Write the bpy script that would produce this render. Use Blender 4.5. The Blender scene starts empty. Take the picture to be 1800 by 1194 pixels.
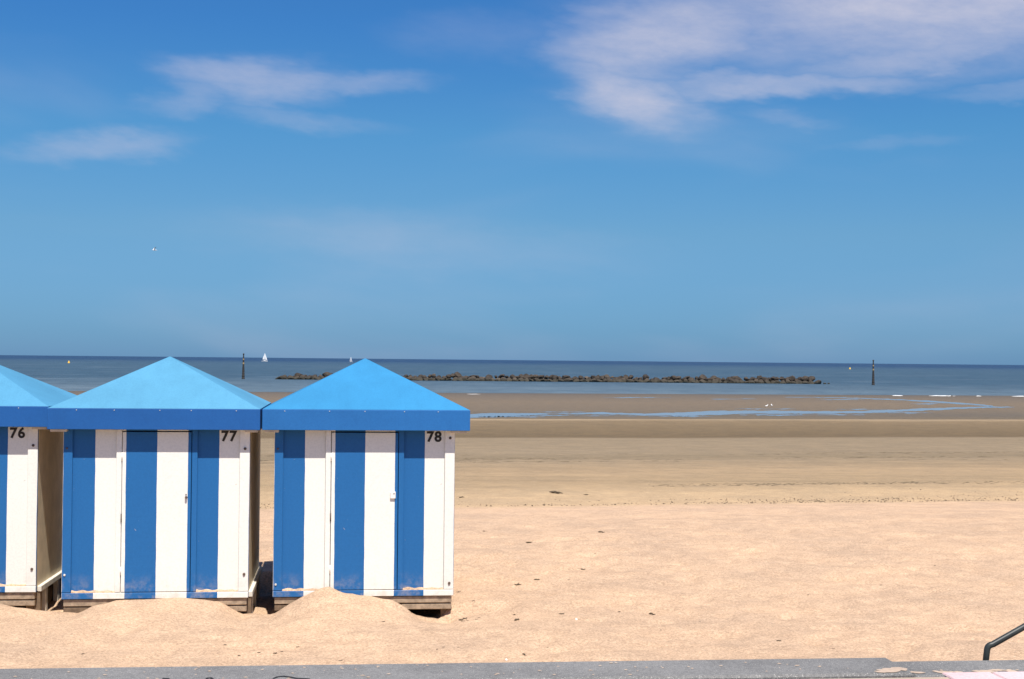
import bpy, bmesh, math, random
import numpy as np
from mathutils import Vector, Matrix

random.seed(7)
rng = np.random.default_rng(11)
R = math.radians
scene = bpy.context.scene
C = scene.collection

# ------------------------------------------------------------------ camera
EYE = Vector((0.0, 0.0, 2.8))
F = 2500.0                                   # focal length in photo pixels (50 mm on 36 mm film, 1800 px wide)
PITCH, ROLL = math.atan(36.0 / F), R(0.557)
cam_d = bpy.data.cameras.new('camera'); cam = bpy.data.objects.new('camera', cam_d); C.objects.link(cam)
cam_d.sensor_width = 36.0; cam_d.lens = 50.0; cam_d.clip_start = 0.1; cam_d.clip_end = 200000
ROT = Matrix.Rotation(math.pi / 2 + PITCH, 4, 'X') @ Matrix.Rotation(ROLL, 4, 'Z')
cam.matrix_world = Matrix.Translation(EYE) @ ROT
scene.camera = cam

def ray(px, py):
    return (ROT.to_3x3() @ Vector(((px - 900) / F, -(py - 597) / F, -1.0)))
def on_z(px, py, z):
    d = ray(px, py); t = (z - EYE.z) / d.z
    return EYE + d * t
def at_y(px, py, y):
    d = ray(px, py)
    return EYE + d * (y / d.y)

# ------------------------------------------------------------------ sun, sky, exposure
SUN_EL, SUN_AZ = R(64.0), R(14.6)            # sun behind the camera, a little to its right
sun_dir = Vector((math.cos(SUN_EL) * math.sin(SUN_AZ), -math.cos(SUN_EL) * math.cos(SUN_AZ), math.sin(SUN_EL)))
sd = bpy.data.lights.new('sun', 'SUN'); sd.energy = 4.8; sd.angle = R(0.53); sd.color = (1.0, 0.955, 0.885)
so = bpy.data.objects.new('sun', sd); C.objects.link(so)
so.rotation_euler = (-sun_dir).to_track_quat('-Z', 'Y').to_euler(); so.location = (3, -8, 30)

world = bpy.data.worlds.new('World'); scene.world = world; world.use_nodes = True
wt = world.node_tree; wt.nodes.clear()
WN = wt.nodes.new; WL = wt.links.new
def wmath(op, a, b=None, c=None, clamp=False):
    n = WN('ShaderNodeMath'); n.operation = op; n.use_clamp = clamp
    for i, v in enumerate((a, b, c)):
        if v is None: continue
        if isinstance(v, (int, float)): n.inputs[i].default_value = v
        else: WL(v, n.inputs[i])
    return n.outputs[0]
wout = WN('ShaderNodeOutputWorld'); wbg = WN('ShaderNodeBackground'); wbg.inputs['Strength'].default_value = 0.1
sky = WN('ShaderNodeTexSky'); sky.sky_type = 'NISHITA'; sky.sun_disc = False
sky.sun_elevation = SUN_EL; sky.sun_rotation = math.pi - SUN_AZ
sky.altitude = 0; sky.air_density = 1.0; sky.dust_density = 0.25; sky.ozone_density = 2.0
grade = WN('ShaderNodeMix'); grade.data_type = 'RGBA'; grade.blend_type = 'MULTIPLY'; grade.inputs[0].default_value = 1.0
tc = WN('ShaderNodeTexCoord'); sep = WN('ShaderNodeSeparateXYZ'); WL(tc.outputs['Generated'], sep.inputs[0])
az = wmath('ARCTAN2', sep.outputs[0], sep.outputs[1]); el = wmath('ARCSINE', sep.outputs[2])
# the clear sky deepens from a pale grey-blue at the horizon to a full blue overhead, the same all round
ramp = WN('ShaderNodeValToRGB'); WL(wmath('MULTIPLY', el, 2.0 / math.pi, clamp=True), ramp.inputs[0])
SKY_STOPS = [(0.0, (0.1412, 0.3066, 0.6853)), (0.0102, (0.1487, 0.3203, 0.6567)), (0.0567, (0.2306, 0.413, 0.6058)), (0.1, (0.2048, 0.4599, 0.6596)), (0.147, (0.1597, 0.4261, 0.7071)), (0.4, (0.1804, 0.3805, 0.703)), (1.0, (0.2296, 0.4071, 0.6938))]
while len(ramp.color_ramp.elements) < len(SKY_STOPS): ramp.color_ramp.elements.new(0.5)
for e, (p, c) in zip(ramp.color_ramp.elements, SKY_STOPS): e.position = p; e.color = c + (1,)
WL(sky.outputs[0], grade.inputs[6]); WL(ramp.outputs[0], grade.inputs[7])
# thin streaky cirrus: noise over azimuth and elevation, denser where the banks drift
comb = WN('ShaderNodeCombineXYZ'); WL(wmath('MULTIPLY', wmath('ADD', az, wmath('MULTIPLY', el, 0.35)), 5.5), comb.inputs[0]); WL(wmath('MULTIPLY', el, 24.0), comb.inputs[1])
def wnoise(scale, detail, rough, dist, off=0.0):
    m = WN('ShaderNodeMapping'); m.inputs['Location'].default_value = (off, off * 1.7, off * 0.3); WL(comb.outputs[0], m.inputs[0])
    n = WN('ShaderNodeTexNoise'); n.inputs['Scale'].default_value = scale; n.inputs['Detail'].default_value = detail
    n.inputs['Roughness'].default_value = rough; n.inputs['Distortion'].default_value = dist
    WL(m.outputs[0], n.inputs['Vector']); return n.outputs[0]
n_big = wnoise(0.55, 3, 0.5, 0.4, 3.1); n_mid = wnoise(1.6, 6, 0.60, 0.5, 0.0)
comb2 = WN('ShaderNodeCombineXYZ'); WL(wmath('MULTIPLY', wmath('ADD', az, wmath('MULTIPLY', el, 0.6)), 13.0), comb2.inputs[0]); WL(wmath('MULTIPLY', el, 34.0), comb2.inputs[1])
def wnoise2(scale, detail, rough, off):
    m = WN('ShaderNodeMapping'); m.inputs['Location'].default_value = (off, off * 1.3, off * 0.7); WL(comb2.outputs[0], m.inputs[0])
    n = WN('ShaderNodeTexNoise'); n.inputs['Scale'].default_value = scale; n.inputs['Detail'].default_value = detail; n.inputs['Roughness'].default_value = rough
    WL(m.outputs[0], n.inputs['Vector']); return n.outputs[0]
n_fine = wnoise2(1.5, 10, 0.68, 7.7); n_wa = wnoise2(0.9, 4, 0.6, 2.3); n_wb = wnoise2(1.1, 4, 0.6, 5.9)
azw = wmath('ADD', az, wmath('MULTIPLY', wmath('SUBTRACT', n_wa, 0.5), 0.10)); elw = wmath('ADD', el, wmath('MULTIPLY', wmath('SUBTRACT', n_wb, 0.5), 0.032))
def bank(u0, w0, ru, rw, slope, gain):
    du = wmath('SUBTRACT', azw, u0)
    dw = wmath('SUBTRACT', wmath('SUBTRACT', elw, w0), wmath('MULTIPLY', du, slope))
    a = wmath('DIVIDE', du, ru); b = wmath('DIVIDE', dw, rw)
    r = wmath('SQRT', wmath('ADD', wmath('MULTIPLY', a, a), wmath('MULTIPLY', b, b)))
    s = WN('ShaderNodeMapRange'); s.interpolation_type = 'SMOOTHERSTEP'; WL(r, s.inputs[0])
    s.inputs[1].default_value = 1.55; s.inputs[2].default_value = 0.0; s.inputs[3].default_value = 0.0; s.inputs[4].default_value = gain
    return s.outputs[0]
BANKS = [(-0.174, 0.191, 0.058, 0.016, 0.0, 0.46), (-0.120, 0.191, 0.058, 0.009, -0.02, 0.28), (-0.222, 0.178, 0.042, 0.010, 0.22, 0.26), (-0.156, 0.168, 0.06, 0.009, -0.15, 0.20),
         (-0.285, 0.1415, 0.055, 0.011, 0.08, 0.33), (0.080, 0.186, 0.055, 0.023, -0.25, 0.62), (0.108, 0.224, 0.080, 0.036, 0.1, 0.62), (0.056, 0.210, 0.04, 0.016, -0.5, 0.30),
         (0.30, 0.242, 0.22, 0.046, -0.02, 0.74), (0.18, 0.191, 0.13, 0.009, 0.0, 0.46), (0.30, 0.206, 0.14, 0.010, 0.06, 0.45), (0.18, 0.216, 0.15, 0.022, 0.0, 0.30),
         (0.196, 0.169, 0.035, 0.006, -0.1, 0.15), (0.336, 0.182, 0.05, 0.006, 0.0, 0.18), (0.256, 0.150, 0.04, 0.006, 0.0, 0.10), (-0.07, 0.080, 0.16, 0.020, -0.05, 0.13), (-0.02, 0.225, 0.07, 0.018, 0.0, 0.10),
         (0.75, 0.28, 0.24, 0.05, 0.05, 0.6), (-0.80, 0.24, 0.22, 0.04, 0.0, 0.5)]
acc = None
for b in BANKS:
    v = bank(*b); acc = v if acc is None else wmath('MAXIMUM', acc, v)
g = WN('ShaderNodeMapRange'); g.interpolation_type = 'SMOOTHSTEP'; WL(n_big, g.inputs[0])
for i, v in zip((1, 2, 3, 4), (0.50, 0.80, 0.0, 0.16)): g.inputs[i].default_value = v
streak = wmath('ADD', wmath('MULTIPLY', n_mid, 0.75), wmath('MULTIPLY', n_fine, 1.15))
cov = wmath('MULTIPLY', wmath('ADD', acc, g.outputs[0]), wmath('ADD', streak, 0.06), clamp=True)
cmix = WN('ShaderNodeMix'); cmix.data_type = 'RGBA'; WL(cov, cmix.inputs[0]); WL(grade.outputs[2], cmix.inputs[6])
cmix.inputs[7].default_value = (3.85, 3.9, 4.75, 1)
WL(cmix.outputs[2], wbg.inputs['Color']); WL(wbg.outputs[0], wout.inputs[0])

vs = scene.view_settings; vs.view_transform = 'Standard'; vs.look = 'None'; vs.exposure = 0.6; vs.gamma = 1.0; vs.use_curve_mapping = False

# ------------------------------------------------------------------ materials
def mat(name):
    m = bpy.data.materials.new(name); m.use_nodes = True
    nt = m.node_tree; b = nt.nodes['Principled BSDF']
    return m, nt, b
def node(nt, kind, **kw):
    n = nt.nodes.new(kind)
    for k, v in kw.items(): setattr(n, k, v)
    return n
def mth(nt, op, a, b=None, clamp=False):
    n = nt.nodes.new('ShaderNodeMath'); n.operation = op; n.use_clamp = clamp
    for i, v in enumerate((a, b)):
        if v is None: continue
        if isinstance(v, (int, float)): n.inputs[i].default_value = v
        else: nt.links.new(v, n.inputs[i])
    return n.outputs[0]
def noise(nt, vec, scale, detail=4, rough=0.55, dist=0.0, sc=None):
    if sc:
        mp = nt.nodes.new('ShaderNodeMapping'); mp.inputs['Scale'].default_value = sc; nt.links.new(vec, mp.inputs[0]); vec = mp.outputs[0]
    n = nt.nodes.new('ShaderNodeTexNoise'); n.inputs['Scale'].default_value = scale; n.inputs['Detail'].default_value = detail
    n.inputs['Roughness'].default_value = rough; n.inputs['Distortion'].default_value = dist; nt.links.new(vec, n.inputs['Vector'])
    return n.outputs[0]
def rmap(nt, v, a, b, c=0.0, d=1.0, smooth=True):
    n = nt.nodes.new('ShaderNodeMapRange'); n.interpolation_type = 'SMOOTHSTEP' if smooth else 'LINEAR'
    nt.links.new(v, n.inputs[0])
    for i, x in zip((1, 2, 3, 4), (a, b, c, d)): n.inputs[i].default_value = x
    return n.outputs[0]
def mix(nt, f, a, b, blend='MIX'):
    n = nt.nodes.new('ShaderNodeMix'); n.data_type = 'RGBA'; n.blend_type = blend
    for i, v in ((0, f), (6, a), (7, b)):
        if isinstance(v, (int, float)): n.inputs[i].default_value = v
        elif isinstance(v, tuple): n.inputs[i].default_value = v if len(v) == 4 else v + (1,)
        else: nt.links.new(v, n.inputs[i])
    return n.outputs[2]
def bump(nt, b, h, strength, dist):
    n = nt.nodes.new('ShaderNodeBump'); n.inputs['Strength'].default_value = strength; n.inputs['Distance'].default_value = dist
    nt.links.new(h, n.inputs['Height']); nt.links.new(n.outputs[0], b.inputs['Normal'])
def coords(nt, kind='Object'):
    return nt.nodes.new('ShaderNodeTexCoord').outputs[kind]

def plain(name, col, rough=0.6, var=0.15, scale=8.0, metallic=0.0, bmp=0.0):
    m, nt, b = mat(name); v = coords(nt)
    n = noise(nt, v, scale, 5, 0.6)
    c = mix(nt, rmap(nt, n, 0.3, 0.7), tuple(x * (1 - var) for x in col), tuple(min(1, x * (1 + var)) for x in col))
    nt.links.new(c, b.inputs['Base Color']); b.inputs['Roughness'].default_value = rough; b.inputs['Metallic'].default_value = metallic
    if bmp: bump(nt, b, n, bmp, 0.01)
    return m

SHORE = 0.2                                   # the shore runs a little away from the camera to the right
def sand_material():
    m, nt, b = mat('sand'); pos = node(nt, 'ShaderNodeNewGeometry').outputs['Position']
    dot = node(nt, 'ShaderNodeVectorMath', operation='DOT_PRODUCT'); nt.links.new(pos, dot.inputs[0]); dot.inputs[1].default_value = (-SHORE, 1.0, 0.0)
    v = dot.outputs['Value']
    # lines along the shore waver: warp grows with the distance down the beach
    w1 = mth(nt, 'SUBTRACT', noise(nt, pos, 0.06, 4, 0.6), 0.5); w2 = mth(nt, 'SUBTRACT', noise(nt, pos, 0.9, 3, 0.6), 0.5)
    far = rmap(nt, v, 26, 110, 0.04, 1.0, False)
    vw = mth(nt, 'ADD', v, mth(nt, 'ADD', mth(nt, 'MULTIPLY', mth(nt, 'MULTIPLY', w1, far), 7.0), mth(nt, 'MULTIPLY', w2, 0.9)))
    ramp = node(nt, 'ShaderNodeValToRGB'); nt.links.new(mth(nt, 'MULTIPLY', vw, 1 / 260.0, True), ramp.inputs[0])
    dry = (0.53, 0.372, 0.250)
    stops = [(0, dry), (31.4, dry), (31.9, (0.47, 0.335, 0.203)), (36.5, (0.45, 0.325, 0.195)), (41, (0.345, 0.252, 0.15)), (48, (0.35, 0.254, 0.152)), (57, (0.278, 0.212, 0.135)), (60, (0.225, 0.174, 0.110)), (66, (0.258, 0.200, 0.130)), (91, (0.243, 0.189, 0.122)), (94.5, (0.135, 0.098, 0.056)), (108, (0.165, 0.121, 0.070)), (119, (0.195, 0.143, 0.085)), (123, (0.31, 0.235, 0.148)), (126, (0.31, 0.235, 0.148)),
             (131, (0.155, 0.120, 0.078)), (146, (0.125, 0.104, 0.074)), (160, (0.155, 0.121, 0.079)), (190, (0.175, 0.134, 0.086)), (220, (0.14, 0.113, 0.08)), (260, (0.085, 0.075, 0.06))]
    cr = ramp.color_ramp
    while len(cr.elements) < len(stops): cr.elements.new(0.999)
    for e, (p, c) in zip(cr.elements, stops): e.position = p / 260.0; e.color = c + (1,)
    col = ramp.outputs[0]
    # streaks along the shore on the wet beach, patches and grains everywhere
    rotm = node(nt, 'ShaderNodeMapping'); rotm.inputs['Rotation'].default_value = (0, 0, -math.atan(SHORE)); rotm.inputs['Scale'].default_value = (0.05, 1.0, 1.0); nt.links.new(pos, rotm.inputs[0])
    st = noise(nt, rotm.outputs[0], 0.8, 6, 0.7)
    stf = mth(nt, 'MULTIPLY', rmap(nt, v, 31, 42), rmap(nt, st, 0.35, 0.75, 0.0, 1.0))
    col = mix(nt, mth(nt, 'MULTIPLY', stf, 0.30), col, (0.14, 0.105, 0.065))
    patch = noise(nt, pos, 0.7, 5, 0.62)
    col = mix(nt, rmap(nt, patch, 0.32, 0.68), mix(nt, 1.0, col, (0.89, 0.90, 0.915), 'MULTIPLY'), mix(nt, 1.0, col, (1.06, 1.05, 1.03), 'MULTIPLY'))
    pm = noise(nt, pos, 3.4, 6, 0.72)
    col = mix(nt, rmap(nt, pm, 0.36, 0.64), mix(nt, 1.0, col, (0.92, 0.905, 0.90), 'MULTIPLY'), mix(nt, 1.0, col, (1.055, 1.05, 1.05), 'MULTIPLY'))
    gr = noise(nt, pos, 38.0, 4, 0.75); gr2 = noise(nt, pos, 140.0, 2, 0.8)
    near = rmap(nt, v, 12, 60, 1.0, 0.25, False)
    gf = mth(nt, 'ADD', mth(nt, 'MULTIPLY', gr, 0.6), mth(nt, 'MULTIPLY', gr2, 0.4))
    col = mix(nt, rmap(nt, gf, 0.40, 0.60), mix(nt, 1.0, col, (0.70, 0.68, 0.66), 'MULTIPLY'), mix(nt, 1.0, col, (1.20, 1.19, 1.17), 'MULTIPLY'))
    # dark specks of shell and weed in the strand line
    sp = noise(nt, pos, 4.5, 4, 0.8, 0.6); sp2 = noise(nt, rotm.outputs[0], 2.2, 4, 0.75)
    band = mth(nt, 'MULTIPLY', rmap(nt, vw, 31.0, 32.6), rmap(nt, vw, 46.0, 34.0))
    band2 = mth(nt, 'MULTIPLY', rmap(nt, vw, 54.0, 57.5), rmap(nt, vw, 66.0, 60.0))
    spk = mth(nt, 'MULTIPLY', rmap(nt, sp, 0.56, 0.68), mth(nt, 'MULTIPLY', mth(nt, 'ADD', band, band2, True), rmap(nt, sp2, 0.42, 0.6)))
    col = mix(nt, mth(nt, 'MULTIPLY', spk, 0.6), col, (0.10, 0.075, 0.045))
    nt.links.new(col, b.inputs['Base Color'])
    wetness = rmap(nt, v, 120, 150)
    nt.links.new(mth(nt, 'SUBTRACT', 0.95, mth(nt, 'MULTIPLY', wetness, 0.35)), b.inputs['Roughness'])
    b.inputs['Specular IOR Level'].default_value = 0.15
    h = mth(nt, 'ADD', mth(nt, 'MULTIPLY', noise(nt, pos, 9.0, 6, 0.65), 1.0), mth(nt, 'MULTIPLY', gf, 0.35))
    bump(nt, b, h, 0.8, 0.04)
    return m

def stripe_material(name, blue, white):
    """broad vertical stripes, six to the hut's front, in the hut's own coordinates"""
    m, nt, b = mat(name); v = coords(nt); s = node(nt, 'ShaderNodeSeparateXYZ'); nt.links.new(v, s.inputs[0])
    wob = mth(nt, 'MULTIPLY', mth(nt, 'SUBTRACT', noise(nt, v, 3.0, 2, 0.5, 0, (0.2, 0.2, 1.0)), 0.5), 0.012)
    k = mth(nt, 'FRACT', mth(nt, 'MULTIPLY', mth(nt, 'ADD', mth(nt, 'ADD', s.outputs[0], wob), 1.0), 1.5))
    isw = mth(nt, 'GREATER_THAN', k, 0.5)
    col = mix(nt, isw, blue, white)
    big = noise(nt, v, 1.6, 5, 0.6, 0.3, (1, 1, 0.45)); fine = noise(nt, v, 42.0, 3, 0.7)
    col = mix(nt, rmap(nt, big, 0.35, 0.7, 0.0, 0.16), col, mix(nt, 1.0, col, (0.80, 0.80, 0.80), 'MULTIPLY'))
    col = mix(nt, rmap(nt, fine, 0.40, 0.64, 0.0, 0.34), col, mix(nt, 1.0, col, (0.78, 0.79, 0.80), 'MULTIPLY'))
    # sand-blown wear along the foot
    foot = mth(nt, 'MULTIPLY', rmap(nt, s.outputs[2], 0.30, 0.0), rmap(nt, noise(nt, v, 7.0, 6, 0.7), 0.42, 0.72))
    col = mix(nt, mth(nt, 'MULTIPLY', foot, 0.45), col, (0.50, 0.41, 0.31))
    # small chips
    chip = rmap(nt, noise(nt, v, 26.0, 3, 0.6, 1.0), 0.73, 0.76)
    col = mix(nt, mth(nt, 'MULTIPLY', chip, 0.5), col, (0.42, 0.38, 0.33))
    nt.links.new(col, b.inputs['Base Color'])
    b.inputs['Roughness'].default_value = 0.55; b.inputs['Specular IOR Level'].default_value = 0.3
    bump(nt, b, mth(nt, 'ADD', big, mth(nt, 'MULTIPLY', fine, 0.25)), 0.12, 0.01)
    return m

def roof_material(name, col):
    m, nt, b = mat(name); v = coords(nt)
    big = noise(nt, v, 1.3, 5, 0.6, 0.4); fine = noise(nt, v, 60.0, 3, 0.7); run = noise(nt, v, 4.0, 5, 0.65, 0.2, (1.6, 0.4, 0.4))
    c = mix(nt, rmap(nt, big, 0.3, 0.7), tuple(x * 0.93 for x in col), tuple(min(1, x * 1.06) for x in col))
    c = mix(nt, rmap(nt, run, 0.45, 0.72, 0, 0.36), c, mix(nt, 1.0, c, (0.82, 0.84, 0.87), 'MULTIPLY'))
    c = mix(nt, rmap(nt, fine, 0.42, 0.62, 0, 0.42), c, mix(nt, 1.0, c, (0.78, 0.80, 0.84), 'MULTIPLY'))
    nt.links.new(c, b.inputs['Base Color']); b.inputs['Roughness'].default_value = 0.6; b.inputs['Specular IOR Level'].default_value = 0.25
    bump(nt, b, mth(nt, 'ADD', big, mth(nt, 'MULTIPLY', fine, 0.15)), 0.15, 0.01)
    return m

def sea_material():
    m, nt, b = mat('sea_water'); pos = node(nt, 'ShaderNodeNewGeometry').outputs['Position']
    ln = node(nt, 'ShaderNodeVectorMath', operation='LENGTH'); nt.links.new(pos, ln.inputs[0]); d = ln.outputs['Value']
    sh = noise(nt, pos, 0.012, 4, 0.6, 0, (0.35, 1.0, 1.0)); fl = noise(nt, pos, 0.09, 5, 0.65, 0.0, (0.25, 1.0, 1.0))
    shallow = (0.108, 0.152, 0.182); midc = (0.050, 0.092, 0.128); deep = (0.022, 0.054, 0.108)
    c = mix(nt, rmap(nt, mth(nt, 'ADD', d, mth(nt, 'MULTIPLY', sh, 120.0)), 300, 520), shallow, midc)
    c = mix(nt, rmap(nt, d, 900, 3200), c, deep)
    rp = noise(nt, pos, 0.11, 5, 0.7, 0.3, (1.6, 0.55, 1.0)); rp2 = noise(nt, pos, 0.035, 4, 0.65, 0.2, (0.6, 0.9, 1.0))
    c = mix(nt, rmap(nt, rp, 0.38, 0.66, 0.0, 0.55), c, mix(nt, 1.0, c, (0.60, 0.66, 0.72), 'MULTIPLY'))
    c = mix(nt, rmap(nt, rp2, 0.52, 0.70, 0.0, 0.35), c, (0.16, 0.20, 0.235))
    c = mix(nt, rmap(nt, fl, 0.35, 0.7, 0, 0.5), c, mix(nt, 1.0, c, (0.72, 0.76, 0.8), 'MULTIPLY'))
    nt.links.new(c, b.inputs['Base Color'])
    b.inputs['Roughness'].default_value = 0.55; b.inputs['IOR'].default_value = 1.33; b.inputs['Specular IOR Level'].default_value = 0.30
    bump(nt, b, noise(nt, pos, 0.8, 6, 0.65, 0.2, (0.35, 1.0, 1.0)), 1.0, 0.8)
    return m

def pool_material():
    m, nt, b = mat('pool_water'); pos = node(nt, 'ShaderNodeNewGeometry').outputs['Position']
    b.inputs['Base Color'].default_value = (0.16, 0.20, 0.225, 1); b.inputs['Roughness'].default_value = 0.25; b.inputs['IOR'].default_value = 1.33
    bump(nt, b, noise(nt, pos, 1.5, 4, 0.6, 0, (0.4, 1, 1)), 0.4, 0.08)
    return m

def concrete_material(name, a, bcol, speck=0.6):
    m, nt, b = mat(name); v = node(nt, 'ShaderNodeNewGeometry').outputs['Position']
    big = noise(nt, v, 1.8, 6, 0.65, 0.3); fine = noise(nt, v, 55.0, 4, 0.75); grit = noise(nt, v, 150.0, 2, 0.8)
    c = mix(nt, rmap(nt, big, 0.3, 0.7), a, bcol)
    c = mix(nt, rmap(nt, fine, 0.40, 0.62, 0, speck), c, mix(nt, 1.0, c, (0.55, 0.55, 0.56), 'MULTIPLY'))
    c = mix(nt, rmap(nt, grit, 0.58, 0.68, 0, speck), c, (0.62, 0.58, 0.53))
    nt.links.new(c, b.inputs['Base Color']); b.inputs['Roughness'].default_value = 0.9
    bump(nt, b, mth(nt, 'ADD', fine, mth(nt, 'MULTIPLY', big, 0.6)), 0.5, 0.01)
    return m

def rock_material():
    m, nt, b = mat('dark_rock'); v = node(nt, 'ShaderNodeNewGeometry').outputs['Position']
    s = node(nt, 'ShaderNodeSeparateXYZ'); nt.links.new(v, s.inputs[0])
    oi = node(nt, 'ShaderNodeObjectInfo').outputs['Random']
    n = noise(nt, v, 0.9, 6, 0.7)
    dry = mix(nt, rmap(nt, n, 0.35, 0.65), (0.022, 0.016, 0.011), (0.055, 0.040, 0.027))
    dry = mix(nt, rmap(nt, oi, 0.82, 1.0, 0, 0.7), dry, (0.13, 0.10, 0.072))
    weed = mix(nt, n, (0.022, 0.020, 0.012), (0.055, 0.045, 0.028))
    c = mix(nt, rmap(nt, mth(nt, 'ADD', s.outputs[2], mth(nt, 'MULTIPLY', n, 0.9)), -2.2, -1.5), weed, dry)
    nt.links.new(c, b.inputs['Base Color']); b.inputs['Roughness'].default_value = 0.85
    bump(nt, b, n, 0.6, 0.2)
    return m

M = {}
M['sand'] = sand_material()
M['sea'] = sea_material(); M['pool'] = pool_material()
M['stripe'] = stripe_material('striped_paint', (0.015, 0.124, 0.335), (0.80, 0.785, 0.715))
M['roof_pale'] = roof_material('roof_pale_blue', (0.080, 0.262, 0.40))
M['roof_pale_b'] = roof_material('roof_pale_blue_older', (0.074, 0.25, 0.39))
M['roof_blue'] = roof_material('roof_bright_blue', (0.031, 0.205, 0.395))
M['fascia'] = roof_material('fascia_blue', (0.013, 0.096, 0.305))
M['fascia_b'] = roof_material('fascia_bright_blue', (0.019, 0.134, 0.37))
M['side'] = plain('side_wall_paint', (0.68, 0.58, 0.41), 0.8, 0.10, 5.0, 0, 0.2)
M['wood'] = plain('weathered_wood', (0.33, 0.245, 0.165), 0.85, 0.3, 14.0, 0, 0.5)
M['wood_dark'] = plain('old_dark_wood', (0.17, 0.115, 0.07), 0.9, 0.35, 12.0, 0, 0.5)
M['pale_wood'] = plain('pale_painted_wood', (0.62, 0.58, 0.50), 0.8, 0.12, 9.0, 0, 0.2)
M['soffit'] = plain('soffit_board', (0.55, 0.47, 0.36), 0.8, 0.12, 9.0)
M['black'] = plain('number_paint', (0.018, 0.015, 0.012), 0.7, 0.2)
M['iron'] = plain('rusty_iron', (0.10, 0.065, 0.045), 0.7, 0.3, 30.0)
M['white_metal'] = plain('white_enamel', (0.80, 0.77, 0.72), 0.45, 0.04)
M['rail'] = plain('dark_green_paint', (0.026, 0.030, 0.026), 0.42, 0.25, 20.0)
M['concrete'] = concrete_material('grey_concrete', (0.130, 0.127, 0.122), (0.20, 0.195, 0.186))
M['pave'] = concrete_material('sandy_paving', (0.40, 0.30, 0.225), (0.47, 0.36, 0.27), 0.25)
M['slab'] = concrete_material('pale_paving', (0.56, 0.38, 0.38), (0.66, 0.48, 0.48), 0.30)  # pink of a light leak is put into the slab colour
M['weed'] = plain('dry_seaweed_and_shadow', (0.085, 0.060, 0.032), 0.8, 0.4, 20.0)  # also darkens the scraps modelled for shadowed footprints and hollows
M['shell'] = plain('shell', (0.80, 0.76, 0.70), 0.5, 0.05)
M['rock'] = rock_material()
M['sail'] = plain('sail_cloth', (0.80, 0.79, 0.76), 0.8, 0.03)
M['hull'] = plain('white_hull', (0.78, 0.76, 0.72), 0.4, 0.04)
M['alu'] = plain('mast', (0.55, 0.55, 0.55), 0.5, 0.05)
M['post'] = plain('tarred_post', (0.035, 0.028, 0.022), 0.8, 0.3, 3.0)
M['post_band'] = plain('yellow_band', (0.38, 0.27, 0.13), 0.7, 0.15)
M['yellow'] = plain('yellow_paint', (0.80, 0.48, 0.05), 0.5, 0.05)
M['foam'] = plain('foam', (0.82, 0.82, 0.80), 0.8, 0.03)
M['feather'] = plain('white_feathers', (0.80, 0.79, 0.77), 0.7, 0.03)
M['grey_feather'] = plain('dark_wing_tip', (0.06, 0.055, 0.05), 0.7, 0.1)

# ------------------------------------------------------------------ helpers
def obj(name, bm_or_mesh, m, parent=None, smooth=False):
    if isinstance(bm_or_mesh, bmesh.types.BMesh):
        me = bpy.data.meshes.new(name); bm_or_mesh.normal_update(); bm_or_mesh.to_mesh(me); bm_or_mesh.free()
    else: me = bm_or_mesh
    if m and not me.materials: me.materials.append(m)
    if smooth:
        for p in me.polygons: p.use_smooth = True
    o = bpy.data.objects.new(name, me); C.objects.link(o)
    if parent: o.parent = parent
    return o
def empty(name, loc, rz=0.0):
    o = bpy.data.objects.new(name, None); C.objects.link(o); o.location = loc; o.rotation_euler = (0, 0, rz); o.empty_display_size = 0.2
    return o
def tag(o, label=None, cat=None, group=None, kind=None):
    if label: o['label'] = label
    if cat: o['category'] = cat
    if group: o['group'] = group
    if kind: o['kind'] = kind
    return o
def add_box(bm, x0, x1, y0, y1, z0, z1, bev=0.0):
    vs_ = [bm.verts.new(p) for p in ((x0, y0, z0), (x1, y0, z0), (x1, y1, z0), (x0, y1, z0), (x0, y0, z1), (x1, y0, z1), (x1, y1, z1), (x0, y1, z1))]
    fs = [bm.faces.new([vs_[i] for i in f]) for f in ((0, 3, 2, 1), (4, 5, 6, 7), (0, 1, 5, 4), (1, 2, 6, 5), (2, 3, 7, 6), (3, 0, 4, 7))]
    if bev:
        es = {e for f in fs for e in f.edges}
        bmesh.ops.bevel(bm, geom=list(es), offset=bev, segments=1, profile=0.5, affect='EDGES')
def box(name, x0, x1, y0, y1, z0, z1, m, parent=None, bev=0.003):
    bm = bmesh.new(); add_box(bm, x0, x1, y0, y1, z0, z1, bev)
    return obj(name, bm, m, parent)
def tube_bm(pts, rad, seg=12, bm=None):
    bm = bm or bmesh.new(); pts = [Vector(p) for p in pts]
    rads = rad if isinstance(rad, (list, tuple)) else [rad] * len(pts)
    rings = []
    up = None
    for i, p in enumerate(pts):
        t = (pts[min(i + 1, len(pts) - 1)] - pts[max(i - 1, 0)]).normalized()
        if up is None: up = t.orthogonal().normalized()
        up = (up - t * up.dot(t)).normalized(); sd_ = t.cross(up)
        rings.append([bm.verts.new(p + (up * math.cos(a) + sd_ * math.sin(a)) * rads[i]) for a in (2 * math.pi * k / seg for k in range(seg))])
    for a, b in zip(rings, rings[1:]):
        for k in range(seg): bm.faces.new((a[k], a[(k + 1) % seg], b[(k + 1) % seg], b[k]))
    bm.faces.new(rings[0][::-1]); bm.faces.new(rings[-1])
    return bm

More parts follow.
